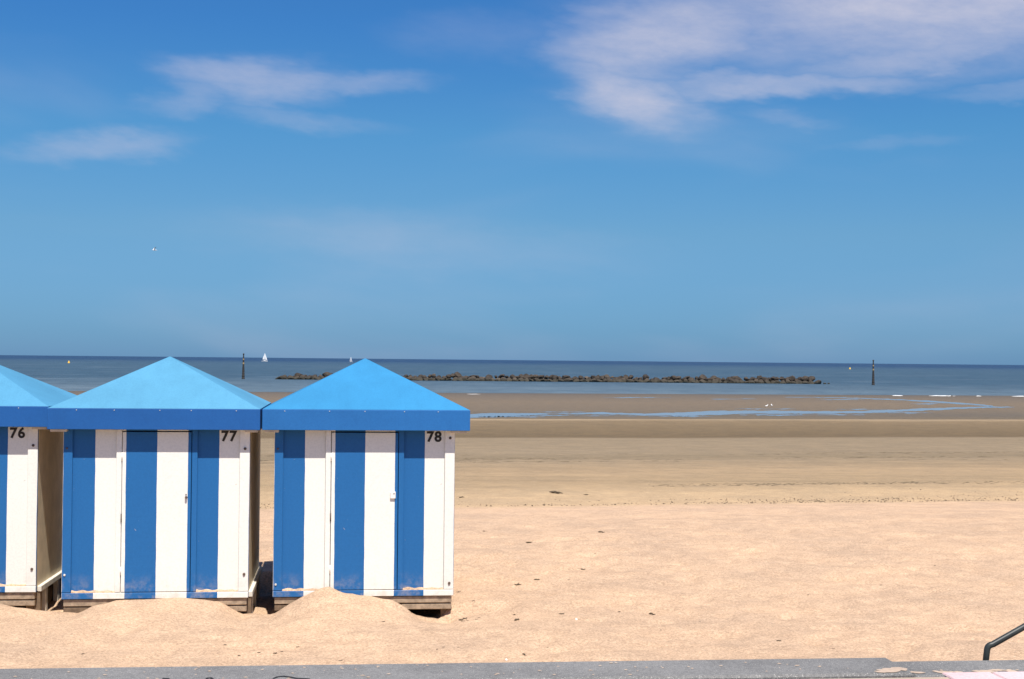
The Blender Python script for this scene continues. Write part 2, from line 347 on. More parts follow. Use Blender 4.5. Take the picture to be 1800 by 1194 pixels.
_VN = {}
def vnoise(x, y, seed=0):
    """smooth value noise on numpy arrays, -1..1"""
    T = _VN.get(seed)
    if T is None: T = _VN[seed] = np.random.default_rng(seed).uniform(-1, 1, (256, 256))
    xi = np.floor(x).astype(int); yi = np.floor(y).astype(int); fx = x - xi; fy = y - yi
    fx = fx * fx * (3 - 2 * fx); fy = fy * fy * (3 - 2 * fy)
    g_ = lambda i, j: T[(xi + i) % 256, (yi + j) % 256]
    return (g_(0, 0) * (1 - fx) + g_(1, 0) * fx) * (1 - fy) + (g_(0, 1) * (1 - fx) + g_(1, 1) * fx) * fy

# ------------------------------------------------------------------ where the huts stand (needed by the sand)
def hut_place(xl, xr, py, yaw):
    a_l = ray(xl, py); a_l = a_l.x / a_l.y; a_r = ray(xr, py); a_r = a_r.x / a_r.y
    c, s = math.cos(yaw), math.sin(yaw)
    Y0 = (2 * c - s * (a_r + a_l)) / (a_r - a_l); X0 = a_l * (Y0 - s) + c
    return X0, Y0
YAW = R(6.6)
FLOOR = 0.15
HUTS = []
for num, xl, xr, yaw in (('76', -262, 63.5, R(5.4)), ('77', 109, 436, YAW), ('78', 480, 796, YAW)):
    X0, Y0 = hut_place(xl, xr, 1052, yaw); HUTS.append((num, X0, Y0, yaw))
print('huts', [(h[0], round(h[1], 2), round(h[2], 2)) for h in HUTS])

# ------------------------------------------------------------------ beach
PROF = [(-50, 0.1), (8, 0.05), (14, 0.0), (17, 0.06), (19, 0.10), (22, 0.06), (26, -0.15), (33, -0.55), (50, -1.05), (75, -1.75), (90, -2.20), (97, -2.38), (108, -2.40),
        (118, -2.37), (124, -2.30), (130, -2.62), (135, -2.82), (230, -2.82), (241, -2.93), (253, -3.04), (300, -3.6), (700, -8), (3000, -15)]
pv = np.array([p[0] for p in PROF], float); pz = np.array([p[1] for p in PROF], float)
FRONT = [(-200, 1068), (-60, 1064), (0, 1061), (28, 1067), (62, 1073), (100, 1077), (138, 1076), (165, 1062), (200, 1056), (250, 1052), (320, 1049), (385, 1055), (412, 1072), (430, 1082), (445, 1077), (478, 1078),
         (500, 1064), (530, 1046), (560, 1033), (578, 1030), (600, 1036), (630, 1045), (665, 1049), (690, 1056), (712, 1069), (728, 1086), (750, 1092), (785, 1095), (805, 1084), (840, 1078)]
H77 = HUTS[1]; H78 = HUTS[2]
ax = Vector((math.cos(YAW), math.sin(YAW))); ay = Vector((-math.sin(YAW), math.cos(YAW)))
fs_, fz_ = [], []
for px, py in FRONT:
    d = ray(px, py)
    # the sand meets the huts on the line of their fronts (4 cm before the panels)
    o2 = Vector((H78[1], H78[2])) - ay * 0.05
    # solve t so that (d*t) lies on that line
    t = o2.dot(ay) / Vector((d.x, d.y)).dot(ay)
    p = EYE + d * t
    fs_.append((Vector((p.x, p.y)) - o2).dot(ax)); fz_.append(p.z)
fs_ = np.array(fs_); fz_ = np.array(fz_)

def beach_z(X, Y, detail=True):
    X = np.asarray(X, float); Y = np.asarray(Y, float)
    v = Y - SHORE * X
    z = np.interp(v, pv, pz)
    # smooth the kinks of the profile a little
    z = 0.5 * z + 0.25 * np.interp(v - 1.2, pv, pz) + 0.25 * np.interp(v + 1.2, pv, pz)
    farf = np.clip((v - 40) / 60, 0, 1)
    z += farf * 0.05 * vnoise(X * 0.02 + 5, v * 0.07, 21) * np.clip((132 - v) / 10, 0, 1)
    # wind-blown drift along the hut fronts
    o2 = (H78[1] - ay.x * 0.05, H78[2] - ay.y * 0.05)
    s = (X - o2[0]) * ax.x + (Y - o2[1]) * ax.y; t = (X - o2[0]) * ay.x + (Y - o2[1]) * ay.y
    wob = 0.12 * vnoise(s * 2.3, t * 2.0, 4)
    zf = np.interp(s, fs_, fz_)
    fade_s = np.clip((1.75 - s) / 0.35, 0, 1) * np.clip((s + 8.5) / 1.0, 0, 1); fade_s = fade_s * fade_s * (3 - 2 * fade_s)
    fall = np.where(t < 0, np.exp(-(np.abs(t) / (0.85 + wob)) ** 1.7), np.exp(-(np.maximum(t, 0) / 0.10) ** 2))
    under = np.clip(t / 0.12, 0, 1) * np.clip((2.35 - t) / 0.3, 0, 1)          # scoured hollow under and between the huts
    hollow = -0.13 + 0.03 * vnoise(s * 2.0, t * 2.0, 9)
    fh = np.clip((0.97 - s) / 0.12, 0, 1) * fade_s
    base = z * (1 - under * fh) + hollow * under * fh
    z = base + (zf - base) * fall * fade_s
    if detail:
        near = np.clip((34 - v) / 10, 0, 1)
        calm = 1 - 0.5 * np.exp(-(t / 1.3) ** 2) * fade_s
        n = 0.022 * vnoise(X * 1.3 + 9, Y * 1.1, 1) + 0.016 * vnoise(X * 3.1, Y * 2.7 + 3, 2) + 0.009 * vnoise(X * 6.5 + 1, Y * 6.0, 3) + 0.004 * vnoise(X * 14, Y * 13, 5)
        dent = vnoise(X * 2.6 + 40, Y * 2.2 + 7, 6); dent = -0.055 * np.clip(dent - 0.30, 0, 1)
        # old footprints worn soft by the wind
        foot = vnoise(X * 4.3 + 11, Y * 3.4 + 2, 14); foot = -0.055 * np.clip(foot - 0.30, 0, 1) + 0.022 * np.clip(vnoise(X * 4.3 + 11.4, Y * 3.4 + 1.6, 14) - 0.35, 0, 1)
        z += near * calm * (n + dent + foot)
        # slumped crust beside the right-hand hut's drift
        ed = np.exp(-((s - 0.42) / 0.22) ** 2 - ((t + 0.12) / 0.22) ** 2)
        z += ed * 0.028 * np.sign(vnoise(s * 7, t * 9, 8)) * np.abs(vnoise(s * 7, t * 9, 8)) ** 0.4
    return z

def axis_pts(lo, hi, step, far_lo, far_hi, growth=1.08):
    mid = list(np.arange(lo, hi + 1e-6, step)); st = step; x = hi
    while x < far_hi: st *= growth; x += st; mid.append(x)
    st = step; x = lo; left = []
    while x > far_lo: st *= growth; x -= st; left.append(x)
    return np.array(left[::-1] + mid)
xs = axis_pts(-7.2, 8.0, 0.05, -2500, 2500, 1.06); ys = axis_pts(12.4, 19.5, 0.05, 7.6, 900, 1.022)
GX, GY = np.meshgrid(xs, ys); GZ = beach_z(GX, GY)
nx, ny = len(xs), len(ys)
verts = np.stack([GX.ravel(), GY.ravel(), GZ.ravel()], 1)
idx = np.arange(nx * ny).reshape(ny, nx)
quads = np.stack([idx[:-1, :-1].ravel(), idx[:-1, 1:].ravel(), idx[1:, 1:].ravel(), idx[1:, :-1].ravel()], 1)
me = bpy.data.meshes.new('beach')
me.vertices.add(len(verts)); me.vertices.foreach_set('co', verts.ravel().astype(np.float32))
me.loops.add(quads.size); me.loops.foreach_set('vertex_index', quads.ravel().astype(np.int32))
me.polygons.add(len(quads)); me.polygons.foreach_set('loop_start', np.arange(0, quads.size, 4, dtype=np.int32))
me.polygons.foreach_set('use_smooth', np.ones(len(quads), dtype=bool))
me.update(calc_edges=True); me.validate()
print('beach verts', nx, ny, nx * ny)
tag(obj('beach', me, M['sand']), 'pale dry sand sloping to wet tidal flats', kind='structure')

# ------------------------------------------------------------------ sea and tidal pool
SEA = -3.0
bm = bmesh.new()
rows = [120, 300, 600, 1500, 4000, 12000, 40000, 90000]
prev = None
for y in rows:
    w = max(3000, y * 1.5)
    cur = [bm.verts.new((x, y, SEA)) for x in (-w, -w / 3, w / 3, w)]
    if prev:
        for k in range(3): bm.faces.new((prev[k], prev[k + 1], cur[k + 1], cur[k]))
    prev = cur
tag(obj('sea', bm, M['sea']), 'blue-grey sea reaching a sharp dark horizon', kind='structure')

POOLZ = -2.810
def hor(px): return 624.3 + px * 0.00972
def pool(name, upper, lower):
    bm = bmesh.new()
    xs_ = np.arange(upper[0][0], upper[-1][0] + 0.1, 2.5)
    yu = np.interp(xs_, [p[0] for p in upper], [p[1] for p in upper]); yl = np.interp(xs_, [p[0] for p in lower], [p[1] for p in lower])
    yr = xs_ * 0 + upper[0][0] * 0.37
    j = 0.5 * vnoise(xs_ / 23.0, yr, 31) + 0.45 * vnoise(xs_ / 7.0, yr, 33); k = 0.6 * vnoise(xs_ / 17.0, yr, 32) + 0.5 * vnoise(xs_ / 6.0, yr, 34)
    A, B = [], []
    for x, u, l, jj, kk in zip(xs_, yu, yl, j, k):
        u += jj; l = max(l + kk, u + 0.25)
        A.append(bm.verts.new(on_z(x, u, POOLZ))); B.append(bm.verts.new(on_z(x, l, POOLZ)))
    for i in range(len(A) - 1): bm.faces.new((B[i], B[i + 1], A[i + 1], A[i]))
    return tag(obj(name, bm, M['pool']), kind='structure')
pool('tidal_pool', [(560, 727.0), (825, 727.5), (900, 726.3), (1000, 727.2), (1060, 724.5), (1130, 727.3), (1180, 726.0), (1260, 722.5), (1350, 722), (1400, 722.3), (1480, 723.5), (1560, 721), (1620, 718.5), (1680, 716.3), (1740, 714.2), (1783, 716.0)],
     [(560, 733), (825, 734.2), (880, 733.8), (960, 728.5), (1000, 728.3), (1060, 728.2), (1130, 730.5), (1200, 731), (1260, 729.5), (1330, 727.5), (1400, 727.3), (1480, 727), (1560, 725), (1620, 722.5), (1680, 719.5), (1740, 717.2), (1783, 716.6)])
pool('tidal_pool', [(1380, 697.9), (1480, 698.9), (1560, 701.0), (1640, 704.8), (1700, 709.2), (1745, 713.0)],
     [(1380, 698.7), (1480, 700.0), (1560, 702.8), (1640, 707.3), (1700, 711.8), (1745, 714.6)])
for x0, x1, y0, th in ((905, 1005, 730.2, 0.8), (1010, 1120, 731.0, 0.7), (1180, 1255, 732.2, 0.6), (1330, 1420, 729.9, 0.9), (1420, 1520, 729.2, 0.8), (1560, 1640, 725.8, 0.9), (1470, 1560, 719.6, 0.8), (1600, 1680, 709.8, 0.7), (1290, 1400, 719.0, 0.6), (950, 1030, 724.4, 0.5), (1440, 1520, 702.6, 0.7), (1250, 1330, 701.5, 0.5), (1060, 1180, 699.0, 0.5)):
    pool('tidal_pool', [(x0, y0), ((x0 + x1) / 2, y0 - th / 2), (x1, y0)], [(x0, y0 + 0.1), ((x0 + x1) / 2, y0 + th), (x1, y0 + 0.1)])
pool('tidal_pool', [(840, 732.0), (900, 731.5), (960, 732.5)], [(840, 733.6), (900, 733.6), (960, 733.4)])
pool('tidal_pool', [(1140, 731.5), (1180, 731.0), (1212, 731.3)], [(1140, 732.3), (1180, 732.4), (1212, 731.8)])
pool('tidal_pool', [(1300, 728.8), (1360, 728.4), (1412, 728.6)], [(1300, 729.8), (1360, 729.6), (1412, 729.0)])

# foam where small waves break on the bar
bm = bmesh.new()
for (x0, x1, y0) in ((812, 853, 694.3), (1630, 1683, 696.6), (1714, 1727, 697.2), (1774, 1830, 697.6), (1566, 1590, 696.3)):
    n = max(3, int((x1 - x0) / 4)); T, Bt = [], []
    for i in range(n + 1):
        x = x0 + (x1 - x0) * i / n; e = 0.15 + 0.85 * max(0.0, math.sin(math.pi * i / n)) ** 0.5
        c = on_z(x, y0 + 0.25 * random.uniform(-1, 1) + 0.00972 * (x - x0), SEA + 0.01)
        T.append((bm.verts.new((c.x, c.y + 0.5 * e, SEA + 0.02)), bm.verts.new((c.x, c.y, SEA + 0.17 * e)), bm.verts.new((c.x, c.y - 0.6 * e, SEA + 0.02))))
    for a, b in zip(T, T[1:]):
        bm.faces.new((a[1], a[0], b[0], b[1])); bm.faces.new((a[2], a[1], b[1], b[2]))
tag(obj('foam', bm, M['foam'], smooth=True), 'thin white foam of small waves breaking at the waterline', 'foam', kind='stuff')

# ------------------------------------------------------------------ promenade edge in the foreground
COPZ = 1.30
pA = on_z(0, 1175, COPZ); pB = on_z(1560, 1155.3, COPZ)
dirx = Vector((pB.x - pA.x, pB.y - pA.y, 0)).normalized(); angc = math.atan2(dirx.y, dirx.x)
CW = 0.37
prom = empty('promenade', (pB.x, pB.y, 0), angc); tag(prom, 'sandy promenade with a grey concrete kerb at its edge', kind='structure')
# local frame: x along the edge, y towards the sea, origin at the end of the higher kerb
bm = bmesh.new(); add_box(bm, -60, -0.004, -CW, 0, 0.9, COPZ, 0.012)
kerb = obj('kerb', bm, M['concrete'], prom)
bm = bmesh.new(); add_box(bm, 0.004, 60, -CW + 0.015, -0.012, 0.9, COPZ - 0.018, 0.012)
obj('kerb', bm, M['concrete'], prom)
box('retaining_wall', -60, 60, -CW + 0.05, -0.04, -0.6, 0.899, M['concrete'], prom)
box('paving', -60, 60, -40, -CW - 0.004, 0.9, COPZ - 0.02, M['pave'], prom)
# pale landing slabs beside the steps
q = [on_z(1655, 1182, COPZ - 0.012), on_z(1740, 1180, COPZ - 0.012)]
inv = Matrix.Translation((pB.x, pB.y, 0)) @ Matrix.Rotation(angc, 4, 'Z'); inv = inv.inverted()
l0 = inv @ q[0]; l1 = inv @ q[1]
box('paving_slab', l0.x, l1.x - 0.004, l0.y - 0.9, l0.y, COPZ - 0.05, COPZ - 0.012, M['slab'], prom, 0.006)
box('paving_slab', l1.x + 0.004, l1.x + 0.9, l0.y - 0.9, l0.y, COPZ - 0.05, COPZ - 0.0125, M['slab'], prom, 0.006)
# sand blown over the kerbs, thickest at the joint
bm = bmesh.new(); rk = random.Random(5)
for k in range(150):
    if k < 34: px, py, zz = rk.gauss(1572, 15), 0, COPZ; py = 1177.5 - 0.12 * (px - 1572) + rk.gauss(0, 2.0)
    elif k < 60: px = rk.uniform(1600, 1790); py = 1181.5 - 0.014 * (px - 1600) + rk.gauss(0, 1.2); zz = COPZ - 0.018
    else: px = rk.uniform(-100, 1540); py = 1175 - 0.0126 * px + rk.uniform(2, 30); zz = COPZ
    c = on_z(px, py, zz + 0.0025); r = rk.uniform(0.006, 0.03) * (1.0 if k < 60 else 0.28); n = 9
    e_ = inv @ c
    if zz == COPZ and (e_.x > -0.03 or e_.y > -0.03 or e_.y < -CW + 0.03): continue
    cv = bm.verts.new(c + Vector((0, 0, 0.003)))
    ring = [bm.verts.new(c + Vector((math.cos(a) * r * 1.6, math.sin(a) * r, 0)) * rk.uniform(0.5, 1.2)) for a in (2 * math.pi * q / n for q in range(n))]
    for q in range(n): bm.faces.new((ring[q], ring[(q + 1) % n], cv))
tag(obj('blown_sand', bm, M['pave']), 'thin scatter of blown sand on the grey kerb', 'sand', kind='stuff')
# scrawled paint marks on the kerb
def mark(pts, w):
    bm = bmesh.new(); A, B = [], []
    P = [on_z(x, y, COPZ + 0.003) for x, y in pts]
    for i, p in enumerate(P):
        t = (P[min(i + 1, len(P) - 1)] - P[max(i - 1, 0)]).normalized(); nrm = Vector((-t.y, t.x, 0))
        e = w * (0.5 + 0.5 * math.sin(math.pi * (i + 0.4) / len(P)))
        l = inv @ (p + nrm * e); r = inv @ (p - nrm * e); A.append(bm.verts.new(l)); B.append(bm.verts.new(r))
    for i in range(len(P) - 1): bm.faces.new((B[i], B[i + 1], A[i + 1], A[i]))
    bmesh.ops.recalc_face_normals(bm, faces=bm.faces)
    obj('paint_mark', bm, M['black'], prom)
mark([(480, 1192.5), (488, 1189.5), (499, 1188.4), (510, 1190), (520, 1192), (545, 1193)], 0.008)
mark([(362, 1194), (365, 1191.5), (370, 1191), (374, 1193.5)], 0.008)
mark([(287, 1195), (290, 1192), (293, 1192.5), (296, 1195)], 0.012)

# handrail of the steps going down to the beach
hy = on_z(1733, 1157, COPZ).y + 0.10
b0 = at_y(1733, 1160, hy); b1 = at_y(1735, 1143, hy); b2 = at_y(1745, 1133, hy); b3 = at_y(1800, 1102, hy)
sl = (b3 - b2).normalized()
pts = [Vector((b0.x, hy, 0.2)), Vector((b0.x, hy, b0.z)), b1]
for k in range(1, 5):
    t = k / 5; pts.append((b1 * (1 - t) + Vector((b1.x + 0.002, hy, b2.z - 0.004)) * t) * (1 - t) + (Vector((b1.x + 0.002, hy, b2.z - 0.004)) * (1 - t) + b2 * t) * t)
top = b2 + sl * 1.35
pts += [b2, b2 + sl * 0.6, top, top + Vector((0.06, 0, 0.02)), top + Vector((0.7, 0, 0.02))]
hr = empty('handrail', (b0.x, hy, 0))
off = Vector((b0.x, hy, 0))
obj('rail', tube_bm([p - off for p in pts], 0.0165, 14), M['rail'], hr, True)
e2 = top + Vector((0.62, 0, 0.02)) - off
obj('post', tube_bm([e2 - Vector((0, 0, 0.017)), Vector((e2.x, 0, 0.2))], 0.0165, 14), M['rail'], hr, True)
tag(hr, 'dark metal handrail rising to the right beside the grey kerb', 'handrail')

# ------------------------------------------------------------------ beach huts
def digits(text, size, m, parent, loc):
    cu = bpy.data.curves.new('hut_number', 'FONT'); cu.body = text; cu.size = size; cu.align_x = 'CENTER'; cu.align_y = 'CENTER'
    cu.extrude = 0.001; cu.offset = 0.0055; cu.space_character = 1.12; cu.resolution_u = 4
    tmp = bpy.data.objects.new('tmp', cu); C.objects.link(tmp)
    dg = bpy.context.evaluated_depsgraph_get(); me = bpy.data.meshes.new_from_object(tmp.evaluated_get(dg))
    bpy.data.objects.remove(tmp); bpy.data.curves.remove(cu)
    me.transform(Matrix.Translation(loc) @ Matrix.Rotation(math.pi / 2, 4, 'X'))
    me.name = 'hut_number'
    o = obj('hut_number', me, m, parent); o['label'] = 'black painted number ' + text
    return o
def disc(name, x, y, z, r, m, parent, depth=0.008):
    bm = bmesh.new(); bmesh.ops.create_cone(bm, cap_ends=True, segments=12, radius1=r, radius2=r * 0.75, depth=depth)
    bmesh.ops.transform(bm, matrix=Matrix.Translation((x, y, z)) @ Matrix.Rotation(math.pi / 2, 4, 'X'), verts=bm.verts)
    return obj(name, bm, m, parent)

EAVE0, EAVE1, APEX, OV = 1.852, 2.083, 2.655, 0.152
def build_hut(num, X0, Y0, yaw, roof_m, fascia_m, ovr):
    h = empty('beach_hut', (X0, Y0, FLOOR), yaw)
    S = M['stripe']; P = -0.030                       # battens and door stand 3 cm proud of the panels
    # walls
    box('front_panel', -0.997, -0.38, 0.0, 0.02, 0.01, EAVE1 - 0.03, S, h, 0)
    box('front_panel', 0.38, 0.997, 0.0, 0.0201, 0.01, EAVE1 - 0.03, S, h, 0)
    box('side_wall', -0.998, -0.972, 0.021, 1.974, 0.0, EAVE1 - 0.03, M['side'], h)
    box('side_wall', 0.972, 0.998, 0.021, 1.974, 0.0, EAVE1 - 0.03, M['side'], h)
    box('back_wall', -0.998, 0.998, 1.975, 2.0, 0.0, EAVE1 - 0.03, M['side'], h)
    # battens
    for x0, x1 in ((-1.003, -0.905), (0.892, 1.003)): box('corner_batten', x0, x1, P, -0.001, 0.067, EAVE1 - 0.05, S, h, 0.004)
    for x0, x1 in ((-0.438, -0.380), (0.374, 0.434)): box('door_stile', x0, x1, P - 0.001, -0.001, 0.067, EAVE1 - 0.05, S, h, 0.004)
    box('bottom_rail', -1.003, 1.003, P - 0.002, 0.02, -0.004, 0.062, S, h, 0.004)
    box('door_head', -0.378, 0.372, P, 0.02, 1.835, EAVE1 - 0.05, S, h, 0.003)
    # thin drift of sand caught on the rail under each panel
    for x0, x1 in ((-0.90, -0.44), (0.436, 0.89)):
        bm = bmesh.new(); n = 24; T = []
        for i in range(n + 1):
            x = x0 + (x1 - x0) * i / n; e = 0.010 + 0.010 * (0.5 + 0.5 * math.sin(i * 0.9 + X0)) * (1 - i / n * 0.7)
            T.append((bm.verts.new((x, P + 0.001, 0.0625)), bm.verts.new((x, P + 0.008, 0.064 + e * 0.8)), bm.verts.new((x, -0.0005, 0.064 + e * 1.5))))
        for a, b in zip(T, T[1:]): bm.faces.new((a[0], b[0], b[1], a[1])); bm.faces.new((a[1], b[1], b[2], a[2]))
        obj('sand_ledge', bm, M['sand'], h, True)
    # door
    d = box('door', -0.373, 0.367, P - 0.002, 0.018, 0.070, 1.822, S, h, 0.003)
    for z in (0.30, 0.88, 1.55):
        obj('hinge', tube_bm([(-0.3765, P - 0.006, z - 0.045), (-0.3765, P - 0.006, z + 0.045)], 0.007, 8), M['iron'] if z == 0.88 else M['white_metal'], d, True)
    if num == '78':
        box('lock', 0.282, 0.343, P - 0.022, P - 0.003, 1.085, 1.165, M['white_metal'], d, 0.006)
        disc('keyhole', 0.325, P - 0.024, 1.145, 0.007, M['iron'], d)
    else:
        disc('knob', 0.318, P - 0.016, 1.105, 0.015, M['iron'], d, 0.03); disc('keyhole', 0.316, P - 0.004, 1.135, 0.008, M['iron'], d)
    # bolts in the corner battens
    for x, z in ((0.955, 0.135 if num == '78' else 0.255), (0.950, 1.765 if num == '78' else 1.64)): disc('bolt', x, P - 0.004, z, 0.017, M['iron'], h, 0.014)
    for x, z in ((-0.972, 0.135 if num == '78' else 0.26), (-0.965, 1.64)): disc('bolt', x, P - 0.004, z, 0.013, M['pale_wood'] if z < 1 else M['iron'], h, 0.012)
    digits(num, 0.158, M['black'], h, (0.770, -0.003, 1.772))
    # floor frame and feet
    box('floor', -0.96, 0.96, 0.0, 1.98, -0.035, -0.006, M['wood_dark'], h)
    box('front_beam', -0.985, 0.985, -0.012, 0.07, -0.086, -0.010, M['wood'], h, 0.006)
    box('back_beam', -0.985, 0.985, 1.9, 1.98, -0.086, -0.037, M['wood_dark'], h, 0.006)
    box('lower_beam', 0.42, 0.985, -0.004, 0.075, -0.160, -0.097, M['wood'], h, 0.006)
    box('lower_beam', -0.985, -0.42, -0.004, 0.075, -0.160, -0.097, M['wood_dark'], h, 0.006)
    for x in (-0.97, 0.87):
        box('skid', x, x + 0.09, 0.08, 1.95, -0.33, -0.087, M['wood_dark'], h, 0.006)
    if num != '78':
        box('side_ledge', 0.999, 1.045, 0.05, 1.95, -0.01, 0.055, M['pale_wood'], h, 0.006)
        for y in (0.06, 0.34, 0.95, 1.6): box('foot', 0.975 if y > 0.1 else 0.96, 1.03, y, y + 0.10, -0.36, -0.0115, M['pale_wood'] if y > 0.1 else M['wood_dark'], h, 0.006)
    # roof
    bm = bmesh.new(); E = 1.0 + OV - (0.020 if num == '78' else 0.0); ER = 1.0 + ovr
    cs = [(-E, -OV), (ER, -OV), (ER, 2 + OV), (-E, 2 + OV)]
    lo = [bm.verts.new((x, y, EAVE1)) for x, y in cs]; ap = bm.verts.new((0, 1.0, APEX))
    lo2 = [bm.verts.new((x * 0.985, 1 + (y - 1) * 0.985, EAVE1 - 0.03)) for x, y in cs]; ap2 = bm.verts.new((0, 1.0, APEX - 0.04))
    for i in range(4):
        j = (i + 1) % 4; bm.faces.new((lo[i], lo[j], ap)); bm.faces.new((lo2[j], lo2[i], ap2)); bm.faces.new((lo[j], lo[i], lo2[i], lo2[j]))
    es = [e for e in bm.edges if ap in e.verts]
    bmesh.ops.bevel(bm, geom=es, offset=0.008, segments=2, profile=0.5, affect='EDGES')
    r = obj('roof', bm, roof_m, h)
    t = 0.022; zt = EAVE1 - 0.003
    f1 = box('fascia', -E - 0.002, ER + 0.002, -OV - 0.004, -OV + t, EAVE0, zt, fascia_m, r, 0.004)
    f2 = box('fascia', -E - 0.002, ER + 0.002, 2 + OV - t, 2 + OV + 0.004, EAVE0, zt, fascia_m, r, 0.004)
    for sx in (-1, 1):
        EE = E if sx < 0 else ER
        x0, x1 = sorted((sx * (EE + 0.001), sx * (EE - t)))
        box('fascia', x0, x1, -OV + t + 0.001, 2 + OV - t - 0.001, EAVE0, zt, fascia_m, r, 0.004)
        x0, x1 = sorted((sx * (EE - t - 0.002), sx * 0.955))
        box('soffit', x0, x1, -OV + t + 0.003, 2 + OV - t - 0.003, EAVE0 - 0.026, EAVE0 + 0.004, M['soffit'], r, 0.003)
    for x in (-0.86, -0.43, 0.02, 0.40, 0.83): disc('screw', x + 0.03 * math.sin(7 * x + X0), -OV - 0.006, EAVE1 - 0.020, 0.0055, M['alu'], r, 0.006)
    return h
LBL = {'76': 'striped beach hut number 76 with pale blue roof, cut by the left edge',
       '77': 'striped beach hut number 77 with pale blue roof, between its two neighbours',
       '78': 'striped beach hut number 78 with brightest blue roof, sand heaped against its door'}
for num, X0, Y0, yaw in HUTS:
    h = build_hut(num, X0, Y0, yaw, {'76': M['roof_pale_b'], '77': M['roof_pale'], '78': M['roof_blue']}[num], M['fascia_b'] if num == '78' else M['fascia'], {'76': 0.14, '77': 0.115, '78': OV + 0.008}[num])
    tag(h, LBL[num], 'beach hut', 'striped beach huts in a row on the sand')

# ------------------------------------------------------------------ breakwater of boulders
bl = on_z(492, 667.0, SEA); br = on_z(1440, 675.2, SEA)
bw = empty('breakwater', (bl + br) / 2); bdir = (br - bl); blen = bdir.length; bdir.normalize(); bn = Vector((-bdir.y, bdir.x, 0)); bc = (bl + br) / 2
stones = []
for k in range(7):
    bm = bmesh.new(); bmesh.ops.create_icosphere(bm, subdivisions=2, radius=1.0)
    sc = (random.uniform(0.9, 1.25), random.uniform(0.85, 1.1), random.uniform(0.7, 0.95))
    planes = [Vector((random.uniform(-1, 1), random.uniform(-1, 1), random.uniform(-0.6, 1))).normalized() for _ in range(7)]
    for v in bm.verts:
        for n in planes:
            dd = v.co.dot(n)
            if dd > 0.66: v.co -= n * (dd - 0.66)
        v.co += Vector((random.uniform(-1, 1), random.uniform(-1, 1), random.uniform(-1, 1))) * 0.05
        v.co = Vector((v.co.x * sc[0], v.co.y * sc[1], v.co.z * sc[2]))
    me = bpy.data.meshes.new('boulder'); bm.to_mesh(me); bm.free(); me.materials.append(M['rock']); stones.append(me)
def boulder(u, w, z, s):
    o = bpy.data.objects.new('boulder', random.choice(stones)); C.objects.link(o); o.parent = bw
    p = bdir * u + bn * w; o.location = (p.x, p.y, z - SEA + SEA - bc.z); o.scale = (s * random.uniform(0.85, 1.25), s, s * random.uniform(0.8, 1.1))
    o.rotation_euler = (random.uniform(-0.3, 0.3), random.uniform(-0.3, 0.3), random.uniform(0, 6.28))
half = blen / 2
def crest(u):
    """uneven height of the heap along its length"""
    e = 1.0
    if u < -half + 14: e = 0.45 + 0.55 * (u + half) / 14
    dip = 0.0
    for c, wd, a in ((-half + 0.375 * blen, 2.0, 0.35), (-half + 0.535 * blen, 1.8, 0.4), (-half + 0.70 * blen, 2.0, 0.3), (-half + 0.165 * blen, 2.5, 0.15), (-half + 0.82 * blen, 2, 0.3)):
        dip = max(dip, a * math.exp(-((u - c) / wd) ** 2))
    return e * (1 - dip)
u = -half
while u < half:
    boulder(u, random.uniform(-0.6, 0.4), SEA + 0.2, random.uniform(1.0, 1.35)); u += random.uniform(1.25, 1.75)
u = -half + 1.0
while u < half - 0.5:
    s = random.choice((0.65, 0.85, 1.0, 1.1, 1.35)) * random.uniform(0.9, 1.1); boulder(u, random.uniform(0.9, 2.1), SEA + (1.0 + random.uniform(-0.20, 0.38)) * crest(u), s); u += random.uniform(1.05, 1.75)
u = -half + 1.0
while u < half - 2:
    boulder(u, random.uniform(3.0, 3.8), SEA + 0.4, random.uniform(1.0, 1.3)); u += random.uniform(2.6, 3.4)
for u, s in ((half + 1.6, 0.5), (half + 2.6, 0.4), (half - 0.2, 0.9)): boulder(u, 0.0, SEA + 0.08, s)
tag(bw, 'long low breakwater of dark boulders standing in the sea', 'breakwater')

# ------------------------------------------------------------------ beacon posts, buoys, boats
def beacon(px, pb, pt, label, lean):
    b = on_z(px, pb, SEA); hgt = (pb - pt) / F * b.y
    o = empty('beacon_post', b); o.rotation_euler = (0, lean, 0)
    n = 10
    obj('pile', tube_bm([(0, 0, -1.0)] + [(0, 0, hgt * 0.36 * k / n) for k in range(1, n + 1)], [0.40 - 0.012 * k + 0.05 * math.sin(k * 2.3) for k in range(n + 1)], 10), M['post'], o)
    obj('pole', tube_bm([(0, 0, hgt * 0.35), (0, 0, hgt * 0.58)], [0.30, 0.22], 10), M['post'], o)
    obj('band', tube_bm([(0, 0, hgt * 0.58), (0, 0, hgt * 0.64)], [0.235, 0.235], 10), M['post_band'], o)
    obj('pole', tube_bm([(0, 0, hgt * 0.64), (0, 0, hgt * 0.74)], [0.21, 0.19], 10), M['post'], o)
    obj('band', tube_bm([(0, 0, hgt * 0.74), (0, 0, hgt * 0.79)], [0.21, 0.21], 10), M['post_band'], o)
    obj('pole', tube_bm([(0, 0, hgt * 0.79), (0, 0, hgt * 0.985)], [0.18, 0.13], 10), M['post'], o)
    bm = tube_bm([(0, 0, hgt * 0.93), (0, 0, hgt * 0.965), (0, 0, hgt)], [0.10, 0.26, 0.05], 10)
    obj('topmark', bm, M['post'], o)
    tag(o, label, 'beacon', 'beacon posts marking the ends of the breakwater')
beacon(427.5, 666.5, 621, 'thin dark beacon post in the sea, left of the breakwater above hut 77', R(0.3))
beacon(1535, 677, 632.5, 'thin dark beacon post standing alone in the sea right of the breakwater', R(-0.2))

